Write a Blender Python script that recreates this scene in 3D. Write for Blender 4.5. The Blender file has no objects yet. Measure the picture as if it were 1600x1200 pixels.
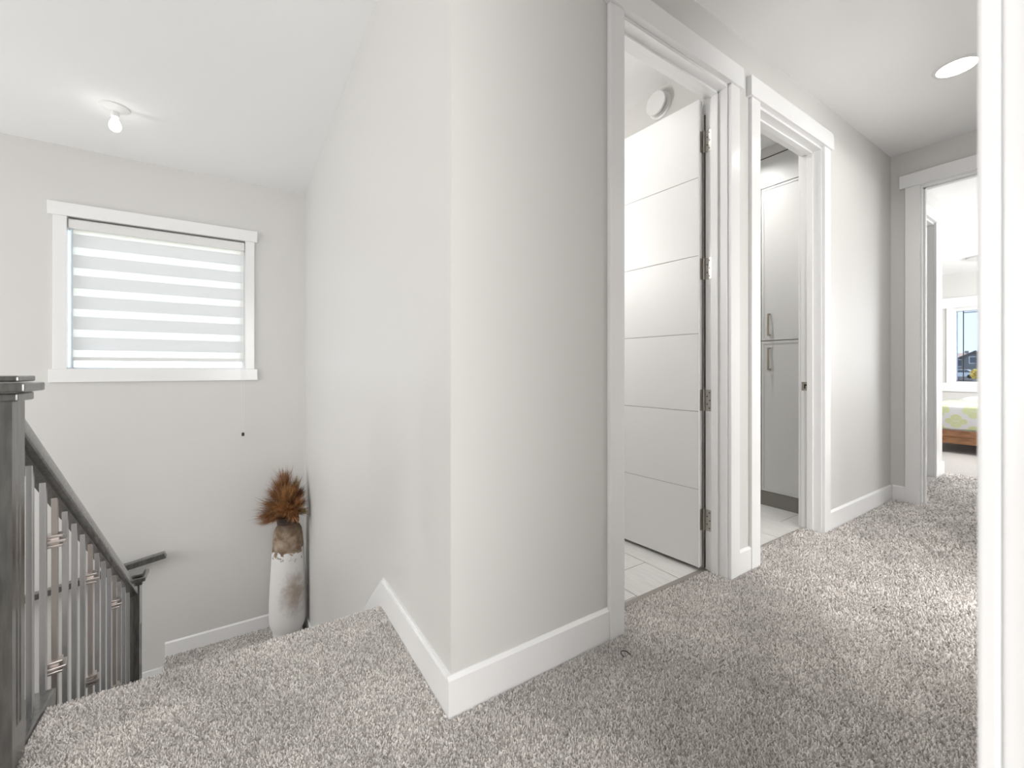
import bpy, bmesh, math, random
import numpy as np
from mathutils import Vector, Matrix

R = math.radians
SC = bpy.context.scene
COL = SC.collection
random.seed(7)
rng = np.random.default_rng(7)

# ------------------------------------------------------------------ camera, light, exposure
H = 2.74                                  # ceiling height
cam_data = bpy.data.cameras.new('camera')
cam = bpy.data.objects.new('camera', cam_data)
COL.objects.link(cam)
cam.location = (-.5333, -1.1579, 1.04)
YAW = 56.95                               # angle between the view axis and the corridor (+X)
cam.rotation_euler = (R(90), 0, R(YAW - 90))
cam_data.sensor_fit = 'HORIZONTAL'
cam_data.sensor_width = 36
cam_data.lens = 654.1 * 36 / 1600
cam_data.shift_y = -22.7 / 1600
cam_data.clip_start = .02
cam_data.clip_end = 600
cam_data.dof.use_dof = True
cam_data.dof.focus_distance = 2.4
cam_data.dof.aperture_fstop = 3.5
SC.camera = cam

SC.view_settings.view_transform = 'Standard'
SC.view_settings.look = 'None'
SC.view_settings.gamma = 1
SC.view_settings.use_curve_mapping = False
SC.view_settings.exposure = 0.64

world = bpy.data.worlds.new('world')
SC.world = world
world.use_nodes = True
wn = world.node_tree
wn.nodes.clear()
wo = wn.nodes.new('ShaderNodeOutputWorld')
wb = wn.nodes.new('ShaderNodeBackground')
wr = wn.nodes.new('ShaderNodeValToRGB')
ws = wn.nodes.new('ShaderNodeSeparateXYZ')
wt = wn.nodes.new('ShaderNodeTexCoord')
wn.links.new(wt.outputs['Generated'], ws.inputs[0])
wn.links.new(ws.outputs['Z'], wr.inputs[0])
wn.links.new(wr.outputs[0], wb.inputs[0])
wn.links.new(wb.outputs[0], wo.inputs[0])
wr.color_ramp.elements[0].position = 0.0
wr.color_ramp.elements[0].color = (.74, .87, 1.0, 1)
wr.color_ramp.elements[1].position = .7
wr.color_ramp.elements[1].color = (.40, .62, .95, 1)
wb.inputs[1].default_value = 2.6


def lamp(name, kind, loc, power, size=.2, rot=(0, 0, 0), color=(1, 1, 1), size_y=None, spread=None):
    d = bpy.data.lights.new(name, kind)
    d.energy = power
    d.color = color
    if kind == 'AREA':
        d.shape = 'RECTANGLE' if size_y else 'DISK'
        d.size = size
        if size_y:
            d.size_y = size_y
        if spread:
            d.spread = spread
    elif kind == 'SUN':
        d.angle = R(.6)
    else:
        d.shadow_soft_size = size
    o = bpy.data.objects.new(name, d)
    o.location = loc
    o.rotation_euler = rot
    COL.objects.link(o)
    return o


sun = lamp('sun', 'SUN', (0, 0, 30), 5.0, color=(1, .95, .88))
sun.rotation_euler = Vector((-.15, -.42, -.70)).to_track_quat('-Z', 'Y').to_euler()
# unseen area lights added as fill: room behind camera, side room, loft, stairwell, bedroom
lamp('fill_back_room', 'AREA', (-.6, -4.0, 1.5), 64, 2.2, (R(90), 0, 0), (1, .995, .985), 1.6)
lamp('fill_side_room', 'AREA', (2.0, -4.0, 1.5), 54, 1.7, (R(90), 0, 0), (1, .995, .985), 1.6)
lamp('fill_loft', 'AREA', (-4.4, -.2, 1.5), 21, 1.4, (R(90), 0, R(-90)), (1, .995, .985), 1.6)
lamp('fill_stair', 'AREA', (-4.4, 2.0, .8), 37, 1.6, (R(90), 0, R(-90)), (1, .995, .985), 1.6)
lamp('fill_bedroom', 'AREA', (7.6, -2.4, 1.5), 105, 2.6, (R(90), 0, 0), (.98, .99, 1), 1.6)
# ceiling lights that the rooms have (discs in the fixtures built further down)
WARM = (1, .975, .945)
lamp('lamp_corridor_far', 'AREA', (2.84, -.55, H - .012), 2.5, .14, color=WARM, spread=R(150))
lamp('lamp_bath', 'AREA', (.86, .60, H - .012), 1.8, .14, color=WARM, spread=R(150))
lamp('fill_bath', 'AREA', (.22, 1.3, 1.95), 10.5, .6, (R(90), 0, R(-90)), WARM, .12)  # unseen fill added to brighten the bathroom door, no fixture built
lamp('lamp_second_bath', 'AREA', (2.38, .66, H - .012), 6.5, .14, color=WARM, spread=R(150))
lamp('lamp_bedroom', 'AREA', (6.96, .30, H - .012), 12, .14, color=WARM)
lamp('lamp_bulb', 'POINT', (-1.21, 2.52, 2.62), 30, .03, color=(1, .88, .82))


# ------------------------------------------------------------------ helpers
def new_bm():
    return bmesh.new()


def add_box(bm, x0, x1, y0, y1, z0, z1):
    v = [bm.verts.new((x, y, z)) for x in (x0, x1) for y in (y0, y1) for z in (z0, z1)]
    for f in ((0, 1, 3, 2), (4, 6, 7, 5), (0, 4, 5, 1), (2, 3, 7, 6), (0, 2, 6, 4), (1, 5, 7, 3)):
        bm.faces.new([v[i] for i in f])
    return v


def box_bm(*a):
    bm = new_bm()
    add_box(bm, *a)
    return bm


def add_prism(bm, pts, axis, a, b):
    """pts: 2-D outline; axis 'x' -> (y,z), 'y' -> (x,z), 'z' -> (x,y)"""
    def p(q, t):
        if axis == 'x':
            return (t, q[0], q[1])
        if axis == 'y':
            return (q[0], t, q[1])
        return (q[0], q[1], t)
    va = [bm.verts.new(p(q, a)) for q in pts]
    vb = [bm.verts.new(p(q, b)) for q in pts]
    n = len(pts)
    bm.faces.new(va)
    bm.faces.new(vb[::-1])
    for i in range(n):
        bm.faces.new((va[i], vb[i], vb[(i + 1) % n], va[(i + 1) % n]))


def add_lathe(bm, prof, cx=0, cy=0, n=32, z0=0, close=True):
    rings = []
    for r, z in prof:
        rings.append([bm.verts.new((cx + r * math.cos(2 * math.pi * i / n), cy + r * math.sin(2 * math.pi * i / n), z0 + z)) for i in range(n)])
    for a, b in zip(rings, rings[1:]):
        for i in range(n):
            bm.faces.new((a[i], a[(i + 1) % n], b[(i + 1) % n], b[i]))
    if close:
        bm.faces.new(rings[0][::-1])
        bm.faces.new(rings[-1])


def add_tube(bm, pts, r, n=8):
    pts = [Vector(p) for p in pts]
    rings = []
    for i, p in enumerate(pts):
        d = (pts[min(i + 1, len(pts) - 1)] - pts[max(i - 1, 0)]).normalized()
        u = d.cross(Vector((0, 0, 1)))
        if u.length < .01:
            u = d.cross(Vector((0, 1, 0)))
        u.normalize()
        w = d.cross(u)
        rr = r[i] if isinstance(r, (list, tuple)) else r
        rings.append([bm.verts.new(p + (u * math.cos(2 * math.pi * k / n) + w * math.sin(2 * math.pi * k / n)) * rr) for k in range(n)])
    for a, b in zip(rings, rings[1:]):
        for k in range(n):
            bm.faces.new((a[k], a[(k + 1) % n], b[(k + 1) % n], b[k]))
    bm.faces.new(rings[0][::-1])
    bm.faces.new(rings[-1])


def world_loc(o):
    v = Vector(o.location)
    while o.parent:
        o = o.parent
        v += Vector(o.location)
    return v


def obj(name, bm, mat, parent=None, bevel=0, smooth=False, angle=40):
    """one mesh object; the bmesh is in world coordinates"""
    if isinstance(bm, tuple):
        bm = box_bm(*bm)
    bmesh.ops.recalc_face_normals(bm, faces=bm.faces)
    if bevel:
        es = [e for e in bm.edges if e.is_manifold and e.calc_face_angle(0) > R(30)]
        bmesh.ops.bevel(bm, geom=es, offset=bevel, segments=2, affect='EDGES', profile=.5, clamp_overlap=True)
    c = Vector((0, 0, 0))
    if bm.verts:
        lo = Vector([min(v.co[i] for v in bm.verts) for i in range(3)])
        hi = Vector([max(v.co[i] for v in bm.verts) for i in range(3)])
        c = Vector(((lo.x + hi.x) / 2, (lo.y + hi.y) / 2, lo.z))
    bmesh.ops.translate(bm, verts=bm.verts, vec=-c)
    me = bpy.data.meshes.new(name)
    bm.to_mesh(me)
    bm.free()
    for m in (mat if isinstance(mat, (list, tuple)) else [mat]):
        me.materials.append(m)
    if smooth:
        for p in me.polygons:
            p.use_smooth = True
        me.set_sharp_from_angle(angle=R(angle))
    o = bpy.data.objects.new(name, me)
    COL.objects.link(o)
    o.location = c
    if parent:
        o.parent = parent
        o.location = c - world_loc(parent)
    return o


def empty(name, loc=(0, 0, 0)):
    o = bpy.data.objects.new(name, None)
    o.empty_display_size = .1
    o.location = loc
    COL.objects.link(o)
    return o


def tag(o, label=None, cat=None, group=None, kind=None):
    if label:
        o['label'] = label
    if cat:
        o['category'] = cat
    if group:
        o['group'] = group
    if kind:
        o['kind'] = kind
    return o


def struct(name, bm, mat, label, cat, parent=None, **k):
    o = obj(name, bm, mat, parent, **k)
    return tag(o, label, cat, kind='structure')


def struct_root(name, loc, label, cat):
    return tag(empty(name, loc), label, cat, kind='structure')


def copy_to(o, parent, loc=None):
    c = o.copy()
    COL.objects.link(c)
    c.parent = parent
    if loc is not None:
        c.location = loc
    return c


# ------------------------------------------------------------------ materials
def mat(name, color, rough=.5, metal=0, spec=.5, **k):
    m = bpy.data.materials.new(name)
    m.use_nodes = True
    b = m.node_tree.nodes['Principled BSDF']
    b.inputs['Base Color'].default_value = (*color, 1)
    b.inputs['Roughness'].default_value = rough
    b.inputs['Metallic'].default_value = metal
    b.inputs['Specular IOR Level'].default_value = spec
    for a, v in k.items():
        b.inputs[a.replace('_', ' ')].default_value = v
    return m


def N(m, t, **k):
    n = m.node_tree.nodes.new(t)
    for a, v in k.items():
        setattr(n, a, v)
    return n


def L(m, a, b):
    m.node_tree.links.new(a, b)


def bsdf(m):
    return m.node_tree.nodes['Principled BSDF']


def add_bump(m, scale, strength, dist=.002, detail=2):
    t = N(m, 'ShaderNodeTexCoord')
    n = N(m, 'ShaderNodeTexNoise')
    n.inputs['Scale'].default_value = scale
    n.inputs['Detail'].default_value = detail
    b = N(m, 'ShaderNodeBump')
    b.inputs['Strength'].default_value = strength
    b.inputs['Distance'].default_value = dist
    L(m, t.outputs['Object'], n.inputs['Vector'])
    L(m, n.outputs['Fac'], b.inputs['Height'])
    L(m, b.outputs[0], bsdf(m).inputs['Normal'])
    return n


def noise_color(m, scale, c0, c1, lo=.35, hi=.65, detail=4, stretch=(1, 1, 1), coord='Object'):
    t = N(m, 'ShaderNodeTexCoord')
    mp = N(m, 'ShaderNodeMapping')
    mp.inputs['Scale'].default_value = stretch
    n = N(m, 'ShaderNodeTexNoise')
    n.inputs['Scale'].default_value = scale
    n.inputs['Detail'].default_value = detail
    r = N(m, 'ShaderNodeValToRGB')
    r.color_ramp.elements[0].position = lo
    r.color_ramp.elements[0].color = (*c0, 1)
    r.color_ramp.elements[1].position = hi
    r.color_ramp.elements[1].color = (*c1, 1)
    L(m, t.outputs[coord], mp.inputs[0])
    L(m, mp.outputs[0], n.inputs['Vector'])
    L(m, n.outputs['Fac'], r.inputs[0])
    L(m, r.outputs[0], bsdf(m).inputs['Base Color'])
    return n, r


M = {}
M['wall'] = mat('wall_paint', (.715, .706, .688), .45, spec=.3)
add_bump(M['wall'], 260, .06, .001)
M['ceiling'] = mat('ceiling_paint', (.95, .95, .95), .9, spec=.1)
add_bump(M['ceiling'], 320, .10, .001)
M['trim'] = mat('trim_paint', (.91, .91, .91), .22)
M['door'] = mat('door_paint', (.89, .885, .88), .42)
M['groove'] = mat('door_groove_shade', (.55, .54, .53), .6)  # darker than the door: groove shade put into the core's colour
M['vinyl'] = mat('window_vinyl', (.88, .88, .88), .3)
M['gasket'] = mat('window_gasket', (.03, .03, .035), .6)
M['nickel'] = mat('hinge_metal', (.50, .48, .45), .28, 1)
M['hole'] = mat('screw_hole', (.02, .018, .015), .6)
M['handle'] = mat('brushed_nickel', (.42, .38, .33), .38, 1)
M['strip'] = mat('transition_metal', (.42, .39, .36), .45, .6)
M['wood_dark'] = mat('stained_wood', (.05, .047, .042), .40, spec=.4, Coat_Weight=1.0, Coat_Roughness=.13, Coat_IOR=1.95)
noise_color(M['wood_dark'], 14, (.032, .031, .027), (.072, .070, .062), stretch=(6, 6, .7))
M['iron'] = mat('baluster_metal', (.56, .56, .57), .27, .95)
M['bronze'] = mat('baluster_bronze', (.50, .455, .43), .33, .95)
M['white_plastic'] = mat('white_plastic', (.82, .82, .81), .35)
M['black'] = mat('black_plastic', (.015, .015, .015), .4)
M['cabinet'] = mat('cabinet_paint', (.72, .72, .71), .35)
M['cabinet_dark'] = mat('cabinet_kick', (.26, .25, .23), .4)
M['gap'] = mat('shadow_gap_dark', (.05, .045, .04), .8)
M['shade_and_stem'] = mat('gap_shade_stem_brown', (.075, .048, .024), .8)  # brown painting the door-gap shade; also colours the shrub stems

# lit glass of the lamps
def emit(name, color, s):
    m = bpy.data.materials.new(name)
    m.use_nodes = True
    b = bsdf(m)
    b.inputs['Base Color'].default_value = (.9, .9, .9, 1)
    b.inputs['Emission Color'].default_value = (*color, 1)
    b.inputs['Emission Strength'].default_value = s
    return m
M['lens'] = emit('lamp_lens', (1, .98, .95), 3)
M['bulb'] = emit('lamp_bulb_glass', (1, .97, .92), 4)


def glass(name, tint):
    m = bpy.data.materials.new(name)
    m.use_nodes = True
    nt = m.node_tree
    nt.nodes.remove(bsdf(m))
    out = nt.nodes['Material Output']
    tr = N(m, 'ShaderNodeBsdfTransparent')
    tr.inputs[0].default_value = (*tint, 1)
    gl = N(m, 'ShaderNodeBsdfGlossy')
    gl.inputs['Roughness'].default_value = .02
    fr = N(m, 'ShaderNodeFresnel')
    fr.inputs[0].default_value = 1.35
    mx = N(m, 'ShaderNodeMixShader')
    L(m, fr.outputs[0], mx.inputs[0])
    L(m, tr.outputs[0], mx.inputs[1])
    L(m, gl.outputs[0], mx.inputs[2])
    L(m, mx.outputs[0], out.inputs[0])
    return m
M['glass'] = glass('clear_glass', (.96, .98, .97))
M['glass_dim'] = glass('dimming_glass', (.56, .57, .585))  # tint added to dim the bright outdoor light through this pane


def fabric(name, color, trans, amount):
    m = bpy.data.materials.new(name)
    m.use_nodes = True
    nt = m.node_tree
    nt.nodes.remove(bsdf(m))
    out = nt.nodes['Material Output']
    df = N(m, 'ShaderNodeBsdfDiffuse')
    df.inputs[0].default_value = (*color, 1)
    tl = N(m, 'ShaderNodeBsdfTranslucent')
    tl.inputs[0].default_value = (*trans, 1)
    mx = N(m, 'ShaderNodeMixShader')
    mx.inputs[0].default_value = amount
    L(m, df.outputs[0], mx.inputs[1])
    L(m, tl.outputs[0], mx.inputs[2])
    L(m, mx.outputs[0], out.inputs[0])
    return m
M['band'] = fabric('blind_fabric', (.88, .88, .88), (1, .94, .89), .42)
M['sheer'] = fabric('blind_mesh', (.85, .85, .85), (1, .93, .84), .97)

# carpet
M['carpet'] = mat('carpet', (.42, .39, .37), .95, spec=.05)
noise_color(M['carpet'], 160, (.36, .335, .32), (.66, .63, .61), .36, .62, 3)
nb = N(M['carpet'], 'ShaderNodeBump')
nb.inputs['Strength'].default_value = .7
nb.inputs['Distance'].default_value = .006
nn = N(M['carpet'], 'ShaderNodeTexNoise')
nn.inputs['Scale'].default_value = 130
tt = N(M['carpet'], 'ShaderNodeTexCoord')
L(M['carpet'], tt.outputs['Object'], nn.inputs['Vector'])
L(M['carpet'], nn.outputs['Fac'], nb.inputs['Height'])
L(M['carpet'], nb.outputs[0], bsdf(M['carpet']).inputs['Normal'])
M['pile'] = mat('carpet_pile', (.42, .39, .37), .95, spec=.03)
at = N(M['pile'], 'ShaderNodeAttribute', attribute_name='tuft')
L(M['pile'], at.outputs['Color'], bsdf(M['pile']).inputs['Base Color'])

# porcelain tile with a faint streak
M['tile'] = mat('floor_tile', (.82, .81, .79), .3)
noise_color(M['tile'], 9, (.76, .745, .725), (.86, .855, .84), .3, .7, 5, (6, .8, 1))
M['grout'] = mat('tile_grout', (.20, .19, .18), .9)

# ------------------------------------------------------------------ setting: floors and ceiling
FL = new_bm()
for b in ((-4.6, -1.12, -4.2, .55), (-1.12, -1.03, -4.2, .537), (-1.03, 0, -4.2, .67), (0, 3.96, -4.2, .105)):
    add_box(FL, *b, -.25, 0)
add_box(FL, 3.96, 10.1, -2.6, 3.0, -.25, 0)
# rounded carpeted nosing at the head of the stair
nose = [(.67, -.040), (.685, -.035), (.696, -.020), (.696, -.008), (.688, 0), (.67, 0)]
add_prism(FL, nose, 'x', -1.03, -.014)
floor = struct('floor', FL, M['carpet'], 'speckled grey beige carpet of the corridor running to the stair head', 'carpet')


def swirl(x, y):
    """slow tone drift of brushed pile"""
    v = np.sin(7.1 * x + 3.3 * y + 1.1) + np.sin(-4.3 * x + 9.7 * y) + .8 * np.sin(15 * x + 11 * y + 2) + .8 * np.sin(21 * y - 13 * x + .7) + .6 * np.sin(31 * x + 23 * y)
    return np.clip(1 + .045 * v, .8, 1.15)


def pile(name, parent, zones, label=None):
    """short tufts of carpet pile as one mesh: small leaning four-sided spikes"""
    V, Fs, Cs = [], [], []
    base = 0
    for (x0, x1, y0, y1, z, dens, w, h) in zones:
        n = int((x1 - x0) * (y1 - y0) * dens)
        nx = max(1, int(math.sqrt(n * (x1 - x0) / (y1 - y0))))
        ny = max(1, n // nx)
        gx, gy = np.meshgrid(np.arange(nx), np.arange(ny))
        n = nx * ny
        px = x0 + (gx.ravel() + .5 + rng.uniform(-.55, .55, n)) / nx * (x1 - x0)
        py = y0 + (gy.ravel() + .5 + rng.uniform(-.55, .55, n)) / ny * (y1 - y0)
        px = np.clip(px, x0 + .002, x1 - .002)
        py = np.clip(py, y0 + .002, y1 - .002)
        ang = rng.uniform(0, 2 * math.pi, n)
        lean = rng.uniform(.0, .9, n) * h
        la = rng.uniform(0, 2 * math.pi, n)
        hh = h * rng.uniform(.6, 1.2, n)
        ww = w * rng.uniform(.7, 1.3, n)
        P = np.zeros((n, 8, 3))
        for k in range(4):
            a = ang + k * math.pi / 2
            P[:, k, 0] = px + np.cos(a) * ww
            P[:, k, 1] = py + np.sin(a) * ww
            P[:, k, 2] = z - .001
            P[:, k + 4, 0] = px + np.cos(a) * ww * .55 + np.cos(la) * lean
            P[:, k + 4, 1] = py + np.sin(a) * ww * .55 + np.sin(la) * lean
            P[:, k + 4, 2] = z + hh
        P[:, :, 0] = np.clip(P[:, :, 0], x0 + .001, x1 - .001)
        P[:, :, 1] = np.clip(P[:, :, 1], y0 + .001, y1 - .001)
        idx = np.arange(n)[:, None, None] * 8 + base
        f = np.array([[0, 1, 5, 4], [1, 2, 6, 5], [2, 3, 7, 6], [3, 0, 4, 7], [4, 5, 6, 7]])[None]
        V.append(P.reshape(-1, 3))
        Fs.append((idx + f).reshape(-1, 4))
        t = rng.beta(1.5, 1.1, n)[:, None]
        c = (np.array([.30, .270, .248]) * (1 - t) + np.array([.96, .920, .885]) * t) * swirl(px, py)[:, None]
        Cs.append(np.repeat(c, 8, axis=0))
        base += n * 8
    V = np.concatenate(V)
    Fs = np.concatenate(Fs)
    Cs = np.concatenate(Cs)
    org = np.array(world_loc(parent))
    me = bpy.data.meshes.new(name)
    me.vertices.add(len(V))
    me.vertices.foreach_set('co', (V - org).astype(np.float32).ravel())
    me.loops.add(Fs.size)
    me.loops.foreach_set('vertex_index', Fs.astype(np.int32).ravel())
    me.polygons.add(len(Fs))
    me.polygons.foreach_set('loop_start', np.arange(0, Fs.size, 4, dtype=np.int32))
    me.polygons.foreach_set('loop_total', np.full(len(Fs), 4, dtype=np.int32))
    at = me.attributes.new('tuft', 'FLOAT_COLOR', 'POINT')
    at.data.foreach_set('color', np.hstack([Cs, np.ones((len(Cs), 1))]).astype(np.float32).ravel())
    me.update()
    me.validate()
    me.materials.append(M['pile'])
    o = bpy.data.objects.new(name, me)
    COL.objects.link(o)
    o.parent = parent
    return tag(o, kind='stuff')


pile('carpet_pile', floor, [
    (-1.028, -.014, -.35, .694, 0, 42000, .0023, .007),
    (-1.028, .0, -.55, -.35, 0, 42000, .0023, .0075),
    (-.014, .78, -.90, -.02, 0, 42000, .0023, .0075),
    (.78, 1.58, -1.06, -.02, 0, 30000, .0027, .008),
    (.76, 1.49, -.02, .104, 0, 30000, .0027, .008),
    (1.58, 2.7, -1.06, -.02, 0, 17000, .0036, .009),
    (1.79, 2.56, -.02, .104, 0, 17000, .0036, .009),
    (2.7, 3.83, -1.06, -.02, 0, 8000, .0055, .010),
    (3.83, 5.4, -.93, -.02, 0, 5000, .007, .010),
])

CE = box_bm(-4.7, 10.3, -4.3, 3.5, H, H + .2)
ceiling = struct('ceiling', CE, M['ceiling'], 'flat white ceiling over the corridor and the stairwell', 'ceiling')
struct('floor_lower', (-4.6, 0, .55, 3.36, -3.1, -2.95), M['carpet'], 'carpet of the storey below, at the foot of the stair', 'carpet')

# ------------------------------------------------------------------ setting: walls
W = 3.363                                   # plane of the stair window wall
A = new_bm()
for x0, x1, z0 in ((0, .727, 0), (.727, 1.507, 2.455), (1.507, 1.770, 0), (1.770, 2.582, 2.455), (2.582, 3.844, 0)):
    add_box(A, x0, x1, 0, .115, z0, H)
struct('wall_below_loft', (-4.6, 0, .43, .549, -3, -.251), M['wall'], 'wall below the edge of the upper floor', 'wall')
struct('wall_closet_side', (3.84, 3.96, .1155, 2.6, 0, H), M['wall'], 'side wall of the closet inside the bedroom', 'wall')
struct('floor_base', (-4.7, 10.3, -4.3, 3.5, -3.4, -3.11), M['wall'], 'slab under the house', 'floor')
struct('wall_corridor', A, M['wall'], 'greige corridor wall with the two open doorways', 'wall')
struct('wall_stair', (0, .115, .115, W, -3, H), M['wall'], 'smooth off-white wall running down along the stair behind the vase', 'wall')
struct('wall_stair_base', (0, .115, 0, .115, -3, -.001), M['wall'], 'wall below the corner at the stair head', 'wall')
WX0, WX1, WZ0, WZ1 = -1.635, -.487, 1.043, 2.205
WW = new_bm()
for b in ((-4.6, WX0, -3, H), (WX1, 1.75, -3, H), (WX0, WX1, -3, WZ0), (WX0, WX1, WZ1, H)):
    add_box(WW, b[0], b[1], W, W + .16, b[2], b[3])
struct('wall_window', WW, M['wall'], 'pale stairwell wall around the window with the banded blind', 'wall')
E = new_bm()
for y0, y1, z0 in ((-.166, .115, 0), (-.95, -.166, 2.455), (-1.2, -.95, 0)):
    add_box(E, 3.844, 3.96, y0, y1, z0, H)
struct('wall_end', E, M['wall'], 'taupe end wall of the corridor around the bedroom doorway', 'wall')
bm = new_bm()
for x0_, x1_, z0_ in ((.075, 1.55, 0), (1.55, 2.45, 2.455), (2.45, 3.96, 0)):  # middle opening added, unseen, to let fill light into the corridor
    add_box(bm, x0_, x1_, -1.2, -1.08, z0_, H)
struct('wall_opposite', bm, M['wall'], 'corridor wall facing the two bathroom doorways', 'wall')
struct('wall_opposite.001', (-4.6, -.93, -1.2, -1.08, 0, H), M['wall'], 'wall on the other side of the doorway the photo was taken from', 'wall')
struct('wall_opposite.002', (-.93, .075, -1.2, -1.08, 2.455, H), M['wall'], 'wall above the doorway the photo was taken from', 'wall')
struct('wall_left', (-4.72, -4.6, -4.3, W + .16, -3, H), M['wall'], 'side wall of the loft and stairwell', 'wall')
struct('wall_back', (-4.6, 3.96, -4.32, -4.2, 0, H), M['wall'], 'rear wall of the room behind the camera', 'wall')
struct('wall_back_side', (3.0, 3.12, -4.2, -1.2, 0, H), M['wall'], 'side wall of the room behind the camera', 'wall')
# bathrooms
struct('wall_bath_right', (1.60, 1.72, .115, 2.6, 0, H), M['wall'], 'pale wall above the open bathroom door, with the round vent', 'wall')
struct('wall_bath_back', (.115, 3.96, 2.6, 2.72, 0, H), M['wall'], 'rear wall of the bathrooms', 'wall')
struct('wall_second_bath', (3.49, 3.61, .115, 2.6, 0, H), M['wall'], 'wall behind the tall cabinet', 'wall')
# bedroom
BX = 10.1
BY0, BY1, BZ0, BZ1 = -.75, .80, .80, 2.13
B = new_bm()
for y0, y1, z0, z1 in ((BY1, 3.0, 0, H), (-2.6, BY0, 0, H), (BY0, BY1, 0, BZ0), (BY0, BY1, BZ1, H)):
    add_box(B, BX, BX + .16, y0, y1, z0, z1)
struct('wall_bedroom', B, M['wall'], 'bright far bedroom wall around the window', 'wall')
struct('wall_bedroom_right', (3.96, BX, -2.72, -2.6, 0, H), M['wall'], 'right wall of the bedroom', 'wall')
struct('wall_bedroom_left', (5.38, BX, 3.0, 3.12, 0, H), M['wall'], 'left wall of the bedroom', 'wall')
struct('wall_bedroom_near', (3.844, 3.96, -2.6, -1.2, 0, H), M['wall'], 'near wall of the bedroom', 'wall')
C2 = new_bm()
for x0, x1, z0 in ((3.96, 4.30, 0), (4.30, 5.105, 2.455), (5.105, 5.38, 0)):
    add_box(C2, x0, x1, .01, .125, z0, H)
add_box(C2, 5.27, 5.38, .125, 3.0, 0, H)
add_box(C2, 3.96, 5.27, 1.4, 1.5, 0, H)
struct('wall_closet', C2, M['wall'], 'short white wall with a cased opening just inside the bedroom', 'wall')

# bathroom floors, tile by tile
def tiled(name, x0, x1, y0, y1, xo, offs, label):
    root = struct_root(name, (x0, y0, 0), label, 'floor')
    obj('grout', (x0, x1, y0, y1, -.2, -.0015), M['grout'], root)
    tw, tl, g = .305, .61, .0042
    protos = {}
    i = 0
    x = xo
    while x < x1:
        y = offs[i % len(offs)]
        while y > y0:
            y -= tl
        while y < y1:
            a, b = max(x, x0) + g / 2, min(x + tw, x1) - g / 2
            c, d = max(y, y0) + g / 2, min(y + tl, y1) - g / 2
            if b - a > .01 and d - c > .01:
                key = (round(b - a, 4), round(d - c, 4))
                if key in protos:
                    t = copy_to(protos[key], root, ((a + b) / 2 - x0, (c + d) / 2 - y0, -.004))
                else:
                    protos[key] = obj('tile', (a, b, c, d, -.004, 0), M['tile'], root)
            y += tl
        x += tw
        i += 1
    return root
tiled('floor_bath', .115, 1.60, .118, 2.6, .690 - .305 * 2, [.343, .53, .141, .343, .130], 'pale streaked rectangular tiles inside the first doorway')
tiled('floor_second_bath', 1.72, 3.49, .105, 2.6, 1.72 - .07, [.24, .44, .03], 'pale streaked tiles in front of the tall cabinet')
struct('trim_1', (.735, 1.50, .103, .130, -.004, .006), M['strip'], 'thin grey metal strip where carpet meets tile in the first doorway', 'threshold', bevel=.002)
struct('trim_2', (1.78, 2.57, .088, .108, -.004, .006), M['strip'], 'thin grey metal strip where carpet meets tile in the second doorway', 'threshold', bevel=.002)

# ------------------------------------------------------------------ setting: door casings
def frame_y(name, X0, X1, label, cw=.082, yf=0, yb=.115, top=2.44, head=(2.455, 2.558), over=.022, stop_y=(.044, .078)):
    """cased opening in a wall that faces -Y; X0/X1 are the jamb faces"""
    root = struct_root(name, ((X0 + X1) / 2, yf, 0), label, 'door frame')
    for s, x in ((-1, X0 - .007), (1, X1 + .007)):
        obj('side_casing', (min(x, x + s * cw), max(x, x + s * cw), yf - .018, yf, 0, head[0]), M['trim'], root, bevel=.002)
        obj('side_casing', (min(x, x + s * cw), max(x, x + s * cw), yb, yb + .018, 0, head[0]), M['trim'], root, bevel=.002)
    for s, x in ((-1, X0), (1, X1)):
        obj('jamb', (min(x, x + s * .018), max(x, x + s * .018), yf, yb, 0, top + .015), M['trim'], root, bevel=.0012)
        obj('door_stop', (min(x, x - s * .011), max(x, x - s * .011), yf + stop_y[0], yf + stop_y[1], 0, top), M['trim'], root, bevel=.0015)
    obj('head_jamb', (X0, X1, yf, yb, top, top + .015), M['trim'], root)
    obj('door_stop', (X0, X1, yf + stop_y[0], yf + stop_y[1], top - .011, top), M['trim'], root, bevel=.0015)
    obj('header', (X0 - .007 - cw - over, X1 + .007 + cw + over, yf - .028, yf, *head), M['trim'], root, bevel=.002)
    return root
frame_y('door_frame_1', .745, 1.492, 'white casing and jambs around the first doorway, with the panelled door swung inside', cw=.079)
f2 = frame_y('door_frame_2', 1.786, 2.566, 'white casing and jambs around the second doorway, beside the tall cabinet', cw=.086)
frame_y('door_frame_3', 4.318, 5.09, 'white cased opening in the short wall inside the bedroom', yf=.01, yb=.125)

# strike plate on the right jamb of the second doorway
sp = new_bm()
add_prism(sp, [(.068, .902), (.110, .902), (.110, .958), (.068, .958), (.068, .902 + .02)], 'x', 2.5635, 2.5665)
S = obj('strike_plate', sp, M['handle'], f2)
obj('latch_hole', (2.5630, 2.5637, .078, .097, .932, .944), M['hole'], S)
obj('latch_hole', (2.5630, 2.5637, .089, .097, .915, .934), M['hole'], S)

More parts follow.
